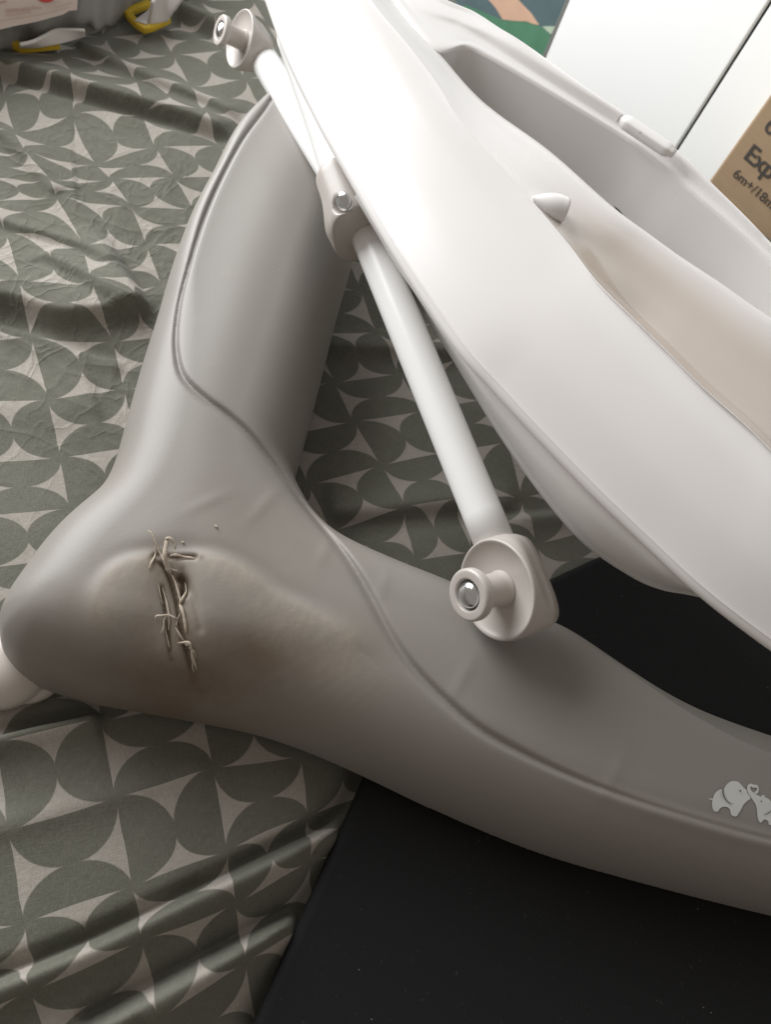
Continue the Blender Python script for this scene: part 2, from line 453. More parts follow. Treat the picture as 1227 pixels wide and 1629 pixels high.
# ------------------------------------------------------------------ grey walker base
ZB, HB, RB = .013, .067, .040
OUT = [(-16,968,.05),(-12,1005,.045),(2,1036,.035),(30,1068,.03),(75,1095,.020),(110,1107,.018),(150,1118,.018),(200,1127,.018),(300,1145,.018),(400,1165,.018),(470,1187,.018),(530,1211,.018),(600,1243,.018),(700,1290,.018),(850,1352,.018),(1000,1397,.018),(1227,1455,.018),(1430,1495,.018),
 (1470,1300,.06),(1440,1215,.04),(1330,1196,.04),(1227,1160,.04),(1100,1108,.045),(1000,1048,.05),(900,974,.06),(800,926,.068),(720,891,.068),(640,859,.068),(560,822,.068),(520,790,.067),(497,757,.066),(484,730,.066),(482,712,.066),(490,680,.062),(522,560,.062),(552,440,.062),(572,370,.062),(600,270,.062),(630,150,.062),
 (600,20,.062),(520,10,.062),(455,110,.066),(419,146,.066),(364,203,.066),(325,275,.066),(296,329,.066),(263,408,.066),(240,475,.066),(215,545,.066),(190,627,.066),(172,690,.066),(156,727,.066),(140,749,.066),(110,774,.066),(78,802,.066),(45,838,.066),(15,882,.064),(-6,925,.058)]
GROOVE = [(470,95),(430,166),(388,224),(354,287),(328,347),(307,412),(290,471),(283,520),(284,561),(296,602),(330,637),(365,662),(400,690),(440,728),(480,770),(515,815),(550,872),(585,935),(620,1003),(655,1055),(700,1102),(760,1152),(830,1192),(910,1230),(1000,1265),(1110,1300),(1227,1332),(1420,1375)]
ZT = ZB+HB
def build_base():
    root = empty('walker_chassis', un(350, 900, .0))
    tag(root, 'grey moulded baby walker chassis with a cracked, scuffed corner, lying on the bed', 'walker chassis')
    P = np.array([un(*p) for p in OUT])[:, :2]
    Pc = cr(np.r_[P, P[:1]], 340)[:-1]
    h = .00085; pad = .012
    lo, hi = Pc.min(0)-pad, Pc.max(0)+pad
    xs = np.arange(lo[0], hi[0], h); ys = np.arange(lo[1], hi[1], h); zs = np.arange(ZB-.006, ZT+.016, h)
    X, Y = np.meshgrid(xs, ys, indexing='ij')
    d, _, _ = poly_dist(X, Y, Pc, True); d = np.where(inside(X, Y, Pc), d, -d)
    for _ in range(16):   # soften the ridge lines of the distance field
        d[1:-1, 1:-1] = (d[1:-1, 1:-1]*4+d[:-2, 1:-1]+d[2:, 1:-1]+d[1:-1, :-2]+d[1:-1, 2:])/8
    def box(A, r):
        for axis in (0, 1):
            Pd = np.concatenate([np.take(A, [0]*(r+1), axis), A, np.take(A, [-1]*r, axis)], axis)
            cs = np.cumsum(Pd, axis); n = A.shape[axis]
            A = (np.take(cs, range(2*r+1, 2*r+1+n), axis)-np.take(cs, range(0, n), axis))/(2*r+1)
        return A
    ds = d
    for _ in range(3): ds = box(ds, 9)
    wgt = sstep(.014, .034, d); d = d*(1-wgt)+ds*wgt
    D = np.zeros_like(X)
    # gentle crown
    D += .004*sstep(.02, .07, d)
    # panel groove
    G = cr(np.array([un(x, y, ZT-.002)[:2] for x, y in GROOVE]), 130)
    gd, gs, ga = poly_dist(X, Y, G)
    side = np.where(gs > 0, gd, -gd)                  # + = panel side
    fade = 1-.6*sstep(.72, .86, ga)
    gw = np.where(side < -.001, .00125+.0005*sstep(.28, .42, ga)+.0022*sstep(.36, .46, ga)*sstep(.80, .62, ga), .00125)
    D += fade*(.0003*sstep(-.001, .004, side)-(.0023+.0006*sstep(.28, .42, ga))*np.exp(-((side+.0010)/gw)**2))
    D += .0016*sstep(.72, .88, ga)*(np.exp(-((side+.0035)/.0035)**2)-.6*sstep(-.001, .004, side))
    D -= .006*sstep(0, -.035, side)*sstep(.55, .75, ga)  # skirt leans away below the groove
    # bevel along the inner edge of the right arm
    B = cr(np.array([un(x, y, ZT-.004)[:2] for x, y in [(880,966),(940,1020),(1000,1064),(1100,1138),(1227,1204),(1420,1262)]]), 40)
    bd, bs, ba = poly_dist(X, Y, B)
    s2 = np.where(bs > 0, bd, -bd)
    D -= .55*np.clip(s2, 0, .03)*sstep(.0, .35, ba)*sstep(0, .003, s2)
    # dent, ridges and cracks of the damaged corner
    zc = ZT+.002
    def L(pts, n=40): return cr(np.array([un(x, y, zc)[:2] for x, y in pts]), n)
    def pd(pts): 
        q, s, a = poly_dist(X, Y, L(pts)); return q, s, a
    def blob(x, y, rx, ry, ang=0):
        c = un(x, y, zc); ux = un(x+10, y, zc)-c; a = math.atan2(ux[1], ux[0])+ang
        k = np.linalg.norm(ux)/10
        dx, dy = X-c[0], Y-c[1]
        p, q = dx*math.cos(a)+dy*math.sin(a), -dx*math.sin(a)+dy*math.cos(a)
        return np.exp(-(p/(rx*k))**2-(q/(ry*k*1.15))**2)
    arch = [(140,1010),(152,960),(170,925),(195,903),(235,893),(300,890),(350,896),(395,916),(440,950),(490,975),(530,998),(560,1022)]
    q, s, a = pd(arch)
    sd = np.where(s > 0, q, -q)                       # + = left of travel = outside (above) the arch
    D += .0015*np.exp(-(np.minimum(sd, 0)/.022)**2)*np.exp(-(np.maximum(sd, 0)/.0065)**2)*sstep(-.02, .1, a)*sstep(1.0, .80, a)
    D -= .0010*np.exp(-((sd-.006)/.005)**2)*sstep(.1, .3, a)*sstep(.95, .7, a)
    D += .0012*blob(205, 985, 70, 60)-.0030*blob(270, 960, 34, 80, -.2)+.0010*blob(345, 985, 50, 60)
    D += .0018*blob(545, 1010, 42, 24, -.5)-.0020*blob(440, 1045, 90, 42, -.2)-.0020*blob(215, 1075, 110, 26, -.15)
    D -= .0018*blob(420, 850, 60, 90, .5)
    for pts, wd, dp in (([(246,893),(262,905),(272,925),(281,955),(286,985),(292,1010),(300,1035),(309,1062)], .0010, .0026),
                        ([(256,930),(262,965),(266,985),(268,1010),(271,1036)], .0008, .0020),
                        ([(283,916),(292,925),(293,938),(288,950)], .0019, .0040),
                        ([(240,890),(255,884),(275,888),(300,887),(318,889)], .0014, .0020),
                        ([(286,900),(300,930),(312,965),(322,1010)], .0016, .0010)):
        q, s, a = pd(pts); D -= dp*np.exp(-(q/wd)**2)*sstep(0, .1, a)*sstep(1, .88, a)
    rng = np.random.default_rng(2)
    for x, y, l, an in ((520,870,34,1.1),(735,1080,40,1.0),(420,800,46,.9),(330,800,40,.5),(610,930,30,1.2),(980,1235,50,1.0)):
        D += .0003*blob(x, y, l, 9, an)
    # wear: stress-whitened plastic around the tear
    q, s, a = pd(arch); sd = np.where(s > 0, q, -q)
    Wr = .95*np.exp(-(np.minimum(sd, 0)/.020)**2)*np.exp(-(np.maximum(sd, 0)/.004)**2)*sstep(-.05, .08, a)
    Wr = np.maximum(Wr, .75*blob(250, 975, 100, 75)); Wr = np.maximum(Wr, .8*blob(552, 1014, 40, 18, -.5))
    Wr = np.maximum(Wr, .40*blob(330, 1075, 110, 26, -.2)); Wr = np.maximum(Wr, .35*blob(540, 820, 25, 60, .6))
    Wr = np.maximum(Wr, .16*blob(380, 850, 150, 120))
    q, s, a = pd([(246,893),(272,925),(286,985),(309,1062)])
    Gr = np.exp(-(q/.010)**2)*.8
    for bx in ((235, 985, 110, 90, 0, .45), (290, 1065, 190, 50, -.12, .95), (400, 1035, 160, 50, -.2, .8), (430, 880, 120, 80, .4, .22), (560, 1010, 60, 40, -.4, .3), (240, 760, 170, 60, -.4, .12)):
        Gr = np.maximum(Gr, bx[5]*blob(*bx[:5]))
    for pts, wd in (([(246,893),(262,905),(272,925),(281,955),(286,985),(292,1010),(300,1035),(309,1062)], .0016), ([(256,930),(266,985),(271,1036)], .0012), ([(283,916),(292,925),(293,938),(288,950)], .0026), ([(240,890),(275,888),(318,889)], .0018)):
        q, s, a = pd(pts); Gr = np.maximum(Gr, 1.6*np.exp(-(q/wd)**2)); Wr *= 1-.8*np.exp(-(q/(wd*1.4))**2)
    def bil(Mp, x, y):
        fx = np.clip((x-xs[0])/h, 0, len(xs)-1.001); fy = np.clip((y-ys[0])/h, 0, len(ys)-1.001)
        i, j = fx.astype(int), fy.astype(int); u, v = fx-i, fy-j
        return Mp[i, j]*(1-u)*(1-v)+Mp[i+1, j]*u*(1-v)+Mp[i, j+1]*(1-u)*v+Mp[i+1, j+1]*u*v
    Rm = RB-.024*sstep(.42, .22, ga)*sstep(.03, .015, side)
    for _ in range(10): Rm[1:-1, 1:-1] = (Rm[1:-1, 1:-1]*2+Rm[:-2, 1:-1]+Rm[2:, 1:-1]+Rm[1:-1, :-2]+Rm[1:-1, 2:])/6
    def field(dd, DD, z, RB):
        hp = HB+DD
        return np.maximum((np.sqrt((np.maximum(RB-dd, 0)/RB)**2.3+(np.maximum(z-ZB, 0)/hp)**2.3)-1)*hp, ZB-z)
    Fv = field(d[:, :, None].astype(np.float32), D[:, :, None].astype(np.float32), zs[None, None, :].astype(np.float32), Rm[:, :, None].astype(np.float32))
    V, Q = surface_nets(Fv, np.array([xs[0], ys[0], zs[0]]), h); del Fv
    fld = lambda p: field(bil(d, p[:, 0], p[:, 1]), bil(D, p[:, 0], p[:, 1]), p[:, 2], bil(Rm, p[:, 0], p[:, 1]))
    e = h*.5
    top = V[:, 2] > ZB+.004
    for _ in range(3):
        f0 = fld(V); g = np.stack([(fld(V+e*np.eye(3)[k])-fld(V-e*np.eye(3)[k]))/(2*e) for k in range(3)], 1)
        st = -(f0/np.maximum((g**2).sum(1), .2))[:, None]*g
        V += np.clip(st, -h, h)*top[:, None]
    me = fast_mesh('base_shell', V, Q)
    at = me.attributes.new('wear', 'FLOAT', 'POINT')
    at.data.foreach_set('value', bil(Wr, V[:, 0], V[:, 1]).astype(np.float32))
    at = me.attributes.new('grime', 'FLOAT', 'POINT')
    at.data.foreach_set('value', bil(Gr, V[:, 0], V[:, 1]).astype(np.float32))
    shell = link('base_shell', me, MB, root)
    def top_z(x, y): 
        dd, DD = bil(d, np.array([x]), np.array([y]))[0], bil(D, np.array([x]), np.array([y]))[0]
        rb = bil(Rm, np.array([x]), np.array([y]))[0]
        t = max(0, 1-(max(rb-dd, 0)/rb)**2.3)
        return ZB+(HB+DD)*t**(1/2.3)
    def on_top(px, py, lift=0):
        z = ZT
        for _ in range(8):
            p = un(px, py, z); z = top_z(p[0], p[1])+lift
        return un(px, py, z)
    return root, shell, on_top
BASE, SHELL, on_top = build_base()

# torn shards along the crack
def shard(pts, r0, r1, lifts, flat=.55):
    P = [on_top(x, y, l) for (x, y), l in zip(pts, lifts)]
    P = cr(np.array(P), len(pts)*5); m = len(P); t = np.linspace(0, 1, m)
    rng = np.random.default_rng(int(pts[0][0]*7+pts[0][1]))
    nz = rng.normal(size=m+4).clip(-1.5, 1.5); nz = (nz[:-4]+nz[1:-3]+nz[2:-2]+nz[3:-1]+nz[4:])/5
    r = (r0+(r1-r0)*t)*(1+.45*nz)*np.clip(np.minimum(t, 1-t)*6+.25, 0, 1)
    V, Fc = tube_mesh(P, r, 8)
    V = [np.array([v[0], v[1], P[i//8][2]+(v[2]-P[i//8][2])*flat]) for i, v in enumerate(V)]
    link_mesh('plastic_shard', V, Fc, MSHARD, BASE)
K = .001
for pts, a, b, lf in (
 ([(233,845),(240,847),(247,862),(255,880),(262,895),(268,910)], .4, .9, (4, 5, 4.5, 3.5, 2, 1)),
 ([(246,866),(247,882),(240,896),(236,906)], .5, .6, (3, 2, 1, .4)),
 ([(266,855),(264,868),(262,885),(265,898),(272,915)], 1.3, 1.5, (6, 5.5, 4, 2.5, 1)),
 ([(262,858),(270,856),(277,864),(279,874)], 1.0, .7, (6, 7, 6, 4.5)),
 ([(270,884),(280,883),(294,886),(310,888)], 1.0, .5, (2.4, 2, 1.4, .8)),
 ([(272,912),(280,930),(286,952),(289,960)], .6, .8, (.6, .7, .7, .6)),
 ([(294,926),(296,940),(290,952),(286,962),(289,976)], .5, .8, (1.0, 1.2, 1.0, .9, .7)),
 ([(285,960),(290,972),(294,990),(296,1008)], .9, .8, (1.4, 1.6, 1.2, .7)),
 ([(258,935),(264,955),(268,975),(268,985)], .4, .7, (.5, .8, 1.2, 1.6)),
 ([(246,986),(249,980),(258,979),(268,978),(276,982),(283,985)], .4, .6, (.8, 1.4, 2.0, 2.4, 1.8, 1.0)),
 ([(267,978),(261,985),(260,998),(256,1008)], .6, .4, (2.2, 1.8, 1.2, .7)),
 ([(268,980),(269,992),(268,1004)], .6, .4, (2.0, 1.2, .5)),
 ([(279,998),(287,1012),(294,1022),(299,1028)], .5, .7, (1.4, 1.6, 1.2, .9)),
 ([(282,1023),(290,1022),(300,1022),(304,1032),(307,1048),(313,1066)], .5, .9, (1.2, 1.5, 1.8, 1.4, 1.0, .5)),
 ([(252,930),(255,948),(259,962)], .3, .4, (.3, .7, .3)),
 ([(287,975),(282,985),(280,996)], .35, .3, (.8, 1.0, .4)),
 ([(300,1030),(308,1036),(312,1046)], .35, .4, (.5, .9, .3)),
 ([(266,898),(272,905),(283,909)], .5, .4, (1.0, 1.4, .8)),
 ([(262,1000),(266,1015),(270,1032)], .4, .4, (.4, .6, .3)),
 ([(310,1046),(306,1058),(309,1070)], .4, .4, (.6, .5, .3)),
 ([(342,835),(344,838),(345,836)], .7, .5, (.4, .8, .6)),
 ([(289,861),(291,863),(292,862)], .5, .4, (.3, .7, .4)),
):
    shard(pts, a*K*.85, b*K*.85, [l*K for l in lf])

# two elephants printed on the arm
def smooth_closed(pts, n):
    P = np.array(pts, float); return cr(np.r_[P[-2:], P, P[:3]], (len(P)+4)*n+1)[2*n:(len(P)+2)*n]
ES = 107/1227.0
def e_px(q): return (1120+q[0]*ES, 1220+q[1]*ES)
def decal(name, poly, mat, parent, lift, holes=()):
    bm = bmesh.new()
    def ring(pl):
        vs = [bm.verts.new(tuple(on_top(*e_px(q), lift))) for q in pl]
        return [bm.edges.new((vs[i], vs[(i+1) % len(vs)])) for i in range(len(vs))]
    ed = ring(poly)
    for hh in holes: ed += ring(hh)
    bmesh.ops.triangle_fill(bm, edges=ed, use_beauty=True, use_dissolve=False)
    bmesh.ops.recalc_face_normals(bm, faces=bm.faces)
    if sum(f.normal.z for f in bm.faces) < 0: bmesh.ops.reverse_faces(bm, faces=bm.faces)
    me = bpy.data.meshes.new(name); bm.to_mesh(me); bm.free()
    return link(name, me, mat, parent, False)
big = [(335,405),(345,470),(370,460),(375,400),(415,330),(480,275),(555,258),(630,272),(690,325),(740,385),(785,420),(800,470),(860,575),(800,620),(735,685),(690,770),(640,850),(595,905),(520,885),(500,850),(488,790),(455,745),(380,725),(310,750),(270,805),(240,818),(185,795),(160,720),(155,640),(165,600),(130,602),(102,578),(145,577),(175,570),(200,500),(260,435)]
def disc(x, y, r, n=14): return [(x+r*math.cos(2*math.pi*k/n), y+r*math.sin(2*math.pi*k/n)) for k in range(n)]
def ear_line(pts, wd, parent):
    pl = arcband(pts, wd); n = len(pl)//2
    V = [on_top(*e_px(q), .0012) for q in pl]
    return link_mesh('ear_outline', V, [(k, k+1, 2*n-2-k, 2*n-1-k) for k in range(n-1)], MDOT, parent, False)
def arcband(pts, wd):
    P = cr(np.array(pts, float), 22); T = np.gradient(P, axis=0); T /= np.linalg.norm(T, axis=1)[:, None]
    N = np.c_[-T[:, 1], T[:, 0]]; t = np.linspace(0, 1, 22)[:, None]; ww = wd*np.sin(np.pi*(.25+.75*t))
    return [tuple(p) for p in np.r_[P+N*ww, (P-N*ww)[::-1]]]
el = decal('elephant_emblem', smooth_closed(big, 3), MPRINT, BASE, .0004)
ear_line([(356,400),(357,470),(385,560),(440,630),(500,665),(570,683)], 14, el)
decal('eye', disc(675, 438, 19), MDOT, el, .0015)
small = [(800,360),(825,318),(870,306),(925,325),(975,330),(1008,380),(1005,450),(975,492),(925,470),(960,440),(985,400),(960,380),(905,380),(880,360),(855,375),(870,430),(930,480),(1000,520),(1058,545),(1062,520),(1095,513),(1122,530),(1118,550),(1180,580),(1240,640),(1330,760),(1350,900),(1320,1050),(1200,1055),(1185,1000),(1140,960),(1090,975),(1060,1015),(1020,1000),(990,930),(980,820),(960,700),(900,600),(830,500),(800,420)]
el2 = decal('elephant_emblem', smooth_closed(small, 3), MPRINT, BASE, .0004)
ear_line([(1245,790),(1200,835),(1150,862),(1090,862)], 11, el2)
decal('eye', disc(1057, 628, 16), MDOT, el2, .0015)

# caster peeking out under the corner
def build_caster():
    c = un(12, 1050, .014)
    lathe('caster_housing', np.array([c[0], c[1], .0]), (-.2, -.1, 1), [(0, .026), (.009, .0255), (.016, .023), (.0215, .018), (.0245, .012), (.025, .006), (.0235, .003), (.0, .003)], MCAST, BASE)
    c2 = un(44, 1056, .006)
    lathe('caster_wheel', np.array([c2[0], c2[1], .002]), (.1, -.05, 1), round_prof([(0, .009), (.018, .009), (.0215, .006), (.0215, .002), (.018, 0), (0, 0)], .002), MCAST, BASE)
build_caster()

# ------------------------------------------------------------------ white tray with its tube legs
TRAY = empty('walker_tray', un(800, 700, .0))
tag(TRAY, 'glossy white baby walker tray on folded white tube legs, resting on the grey base', 'walker tray')

ZE, Z1, Z2, Z3, Z4, Z6, Z7 = .165, .171, .186, .197, .199, .190, .188
NEAR = [  # E0, E1, c2, c3, c4, c5, c6, c7(crest)
 [(388,-90),(400,-93),(440,-96),(495,-100),(540,-100),(560,-98),(575,-95),(590,-90)],
 [(421,0),(433,-4),(480,-8),(545,-10),(585,-8),(600,-6),(612,-3),(625,0)],
 [(453,88),(466,83),(525,75),(605,70),(650,72),(668,76),(683,80),(697,85)],
 [(500,188),(514,181),(570,160),(650,140),(695,132),(714,132),(730,135),(745,140)],
 [(542,265),(557,257),(612,235),(690,208),(735,195),(754,190),(770,184),(786,178)],
 [(628,412),(643,402),(700,370),(780,333),(828,303),(848,288),(862,268),(876,243)],
 [(720,550),(736,537),(790,495),(860,440),(901,388),(922,372),(950,352),(972,327)],
 [(786,625),(803,612),(855,562),(918,496),(950,450),(984,416),(1016,392),(1030,370)],
 [(853,697),(871,685),(920,632),(973,562),(1005,504),(1042,464),(1072,430),(1084,409)],
 [(933,780),(951,767),(1000,705),(1042,622),(1062,560),(1104,514),(1134,470),(1146,450)],
 [(1013,857),(1031,844),(1075,775),(1105,685),(1118,616),(1162,565),(1195,515),(1210,495)],
 [(1104,941),(1121,927),(1155,855),(1180,750),(1190,680),(1235,625),(1275,565),(1290,545)],
 [(1195,1012),(1212,998),(1240,925),(1258,825),(1265,750),(1310,690),(1360,620),(1375,600)],
 [(1320,1100),(1335,1085),(1360,1010),(1375,910),(1385,830),(1425,765),(1480,695),(1500,675)]]
def near_z(i, j):
    z = [ZE, Z1, Z2, Z3, Z4, .195, Z6, Z7][j]
    k = min(1, max(0, (i-4.2)/4.5)); k = k*k*(3-2*k)
    if j == 4: z -= .0025*(1-k)
    if j == 6: z += .0025*(1-k)
    if j == 7: z += .002*(1-k)
    if j == 5: z -= .017*k
    if j == 6: z -= .007*k
    return z
NR = np.array([[un(*p, near_z(i, j)) for j, p in enumerate(r)] for i, r in enumerate(NEAR)])
def near_rows():
    rows = []
    for i, r in enumerate(NR):
        r[2] = r[1]*.70+r[4]*.30+np.array([0, 0, .0060]); r[3] = r[1]*.34+r[4]*.66+np.array([0, 0, .0058])
        k = r[7]; inn = r[7]-r[5]; inn[2] = 0; inn /= np.linalg.norm(inn)
        lip = [un(*NEAR[i][0], ZE-.010)+.001*(r[1]-r[0])/np.linalg.norm(r[1]-r[0]), r[0], r[0]*.5+r[1]*.5+np.array([0, 0, .0022])]
        q = r[1].copy(); q[2] -= .0006
        open_ = min(1, max(0, (i-2)/2.5))
        c8 = k+inn*(.003+.006*open_*math.exp(-((i-4)/1.8)**2))+np.array([0, 0, -.004-.004*open_])
        c9 = c8+inn*.002+np.array([0, 0, -.022]); c10 = c9+inn*.001+np.array([0, 0, -.05])
        c = min(1, max(0, (i-4.5)/3.5)); a4, a5 = r[4], r[5]
        e = (a5-a4)/np.linalg.norm(a5-a4)
        pre = a4-(a4-r[3])*.06*c; px4, px7 = np.array(NEAR[i][4], float), np.array(NEAR[i][7], float)
        post = a4*.8+a5*.2
        if c > 0:
            z4, z7 = a4[2], r[7][2]; dp = .017*c
            post = post*(1-c)+c*un(*(px4+(px7-px4)*.05), z4-.8*dp)
            zs_ = lambda f: (z4-dp)+(z7-z4+dp)*f
            r[5] = r[5]*(1-c)+c*un(*(px4+(px7-px4)*.36), zs_(.30)); r[6] = r[6]*(1-c)+c*un(*(px4+(px7-px4)*.76), zs_(.78))
        rows.append(lip+[q]+list(r[2:4])+[pre if c > 0 else a4*.9+r[3]*.1, a4, post]+list(r[5:])+[c8, c9, c10])
    return np.array(rows)
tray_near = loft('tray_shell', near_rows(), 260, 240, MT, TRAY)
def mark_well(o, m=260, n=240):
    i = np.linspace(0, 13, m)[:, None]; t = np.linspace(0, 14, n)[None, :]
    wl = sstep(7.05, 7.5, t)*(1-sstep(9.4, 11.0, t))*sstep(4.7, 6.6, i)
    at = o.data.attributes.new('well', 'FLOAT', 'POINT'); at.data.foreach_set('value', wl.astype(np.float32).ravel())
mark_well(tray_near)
FAR_S = [(592,-92),(628,-1),(695,76),(742,75),(790,97),(900,161),(1000,222),(1055,264),(1105,308),(1160,355),(1212,402),(1285,475),(1365,560),(1490,655)]
FAR_T = [(612,-96),(655,4),(727,42),(768,62),(816,92),(922,158),(1020,221),(1072,262),(1122,306),(1174,354),(1224,402),(1296,475),(1376,558),(1500,652)]
FAR_O = [(640,-100),(688,-16),(756,20),(795,46),(838,74),(941,150),(1036,214),(1088,253),(1137,303),(1188,355),(1240,413),(1310,482),(1390,566),(1515,660)]
def far_rows():
    rows = []
    SW = np.array([un(*p, .191) for p in FAR_S]); TS = np.gradient(SW, axis=0)
    for _ in range(4): TS[1:-1] = (TS[1:-1]*2+TS[2:]+TS[:-2])/4
    for i in range(len(FAR_S)):
        s = un(*FAR_S[i], .191); t = un(*FAR_T[i], .1925); o = un(*FAR_O[i], .1945)
        n = np.array([-TS[i][1], TS[i][0], 0]); n /= np.linalg.norm(n)
        if n[1] < 0: n = -n
        b0 = s-n*(.006)+np.array([0, 0, -.10]); b1 = s-n*.004+np.array([0, 0, -.05]); b2 = s-n*.001+np.array([0, 0, -.008])
        cz = min(1, max(0, i-1)*.3)
        t2 = t*.75+o*.25+np.array([0, 0, .0038*cz])
        t3 = t*.3+o*.7+np.array([0, 0, .0035*cz])
        rows.append([b0, b1, b2, s, s*.4+t*.6, t, t2, t3, o, o+n*.004+np.array([0, 0, -.012]), o+n*.004+np.array([0, 0, -.05])])
    return np.array(rows)
tray_far = loft('tray_rim', far_rows(), 140, 90, MT, TRAY)
for o in (tray_near, tray_far):
    fix_normals(o)
# plate joining both halves above the slot's closed end
jr = []
for i in range(3):
    a, b = NR[i][7], un(*FAR_S[i], .191); jr.append([a*(1-t)+b*t for t in (-.05, .35, .7, 1.05)])
loft('slot_end_plate', np.array(jr)-np.array([0, 0, .0012]), 30, 8, MT, TRAY)

# bowl under the tray
BW = [((560,310),(572,318)),((628,412),(632,424)),((663,463),(668,478)),((700,515),(712,547)),((740,568),(757,620)),((780,617),(800,688)),((853,697),(866,780)),((933,780),(935,858)),((1013,857),(1010,911)),((1060,905),(1060,934)),((1104,938),(1108,944)),((1160,985),(1175,960))]
br = []
for a, b in BW:
    A = un(*a, .164); B = un(*b, .128); inn = NR[6][7]-NR[6][0]; inn[2] = 0; inn /= np.linalg.norm(inn)
    br.append([A+inn*.012, A*.7+B*.3-inn*.000, B, B+inn*.012+np.array([0, 0, -.016]), B+inn*.06+np.array([0, 0, -.024])])
loft('seat_bowl', np.array(br), 90, 30, MT, TRAY)

# bright sliver seen through the slot
sl = []
for a, b in (((862,238),(872,236)),((885,258),(897,254)),((925,300),(938,287)),((965,335),(978,317)),((990,352),(1000,341)),((1004,362),(1012,352))):
    A, B = un(*a, .150), un(*b, .150); sl.append([A+np.array([0, 0, -.01]), A, (A+B)/2+np.array([0, 0, .003]), B, B+np.array([0, 0, -.02])])
sliver = loft('inner_hoop', np.array(sl), 40, 12, MT, TRAY)
hp = [un(x, y, .1545) for x, y in ((977,327),(980,329),(986,334),(991,340),(988,341),(982,336))]
link_mesh('hoop_hole', hp, [tuple(range(6))], MSEAM, sliver, False)

# hook on the near band
def build_hook():
    c = un(872, 333, .196)
    ax = un(905, 326, .200)-un(846, 314, .197); ax[2] = 0; ax /= np.linalg.norm(ax)
    up = np.array([0, 0, 1.0]); sd = np.cross(up, ax)
    V = []; m, n = 26, 28
    Ln = np.linalg.norm(un(905, 326, .200)-un(846, 314, .197))
    o = un(846, 316, .196)
    for i in range(m):
        t = i/(m-1); r = .0076*math.sin(math.pi/2*min(1, t*1.25))**.8
        if t > .94: r *= 1-.12*((t-.94)/.06)**2
        for k in range(n):
            a = 2*math.pi*k/n
            V.append(o+ax*Ln*t+sd*r*.95*math.cos(a)+up*(r*.8*math.sin(a)+.001-.001*t))
    Fc = grid_faces(m, n, True)+[tuple(range((m-1)*n, m*n))]
    link_mesh('tray_hook', V, Fc, MT, TRAY)
build_hook()

# raised clip on the far rim
def build_clip():
    a, b = un(985, 190, .200), un(1072, 248, .200); T = b-a; Ln = np.linalg.norm(T); T /= Ln
    N = np.cross([0, 0, 1.0], T); V = []; m, n = 22, 20
    for i in range(m):
        t = i/(m-1); e = min(1, min(t, 1-t)/.12)**.5; hh = .0035+.0015*math.sin(math.pi*min(1, t*1.3)) if t < .95 else .003
        for k in range(n):
            an = 2*math.pi*k/n; c, s = math.cos(an), math.sin(an)
            q = abs(c)**.35*math.copysign(1, c)*.0045*max(.5, e), abs(s)**.35*math.copysign(1, s)*.0028*max(.6, e)
            V.append(a+T*Ln*t+N*q[0]+np.array([0, 0, q[1]+.001]))
    link_mesh('rim_clip', V, grid_faces(m, n, True)+[tuple(range(n)), tuple(range((m-1)*n, m*n))], MT, TRAY)
    c = un(1078, 262, .199)
build_clip()

# ---- tube legs
RT = .0112
A0, A1 = un(577, 352, .126), un(776, 852, .1075)       # front leg
TA = A1-A0; TA /= np.linalg.norm(TA)
HUBO = un(789, 938, .110)
def tube(name, p, q, r=RT):
    V, Fc = tube_mesh(np.linspace(0, 1, 12)[:, None]*(np.array(q)-p)+p, r, 40)
    return link_mesh(name, V, Fc, MTUBE, TRAY)
B0, B1 = un(407, 75, .070), un(560, 320, .100)        # rear leg, running under the tray
tube('tube_leg', B0, B1)
U0, U1 = un(470, 60, .140), un(556, 306, .140)        # upper part of the front leg
tube('tube_leg', U0, U1, .0125)

def view_axis(x, y, img_dir, cosv):
    """unit vector whose image points along img_dir and that makes acos(cosv) with the line of sight"""
    v = -ray(x, y); v /= np.linalg.norm(v)
    c = R @ np.array([img_dir[0], -img_dir[1], 0.0]); c -= c.dot(v)*v; c /= np.linalg.norm(c)
    return cosv*v+math.sqrt(1-cosv**2)*c

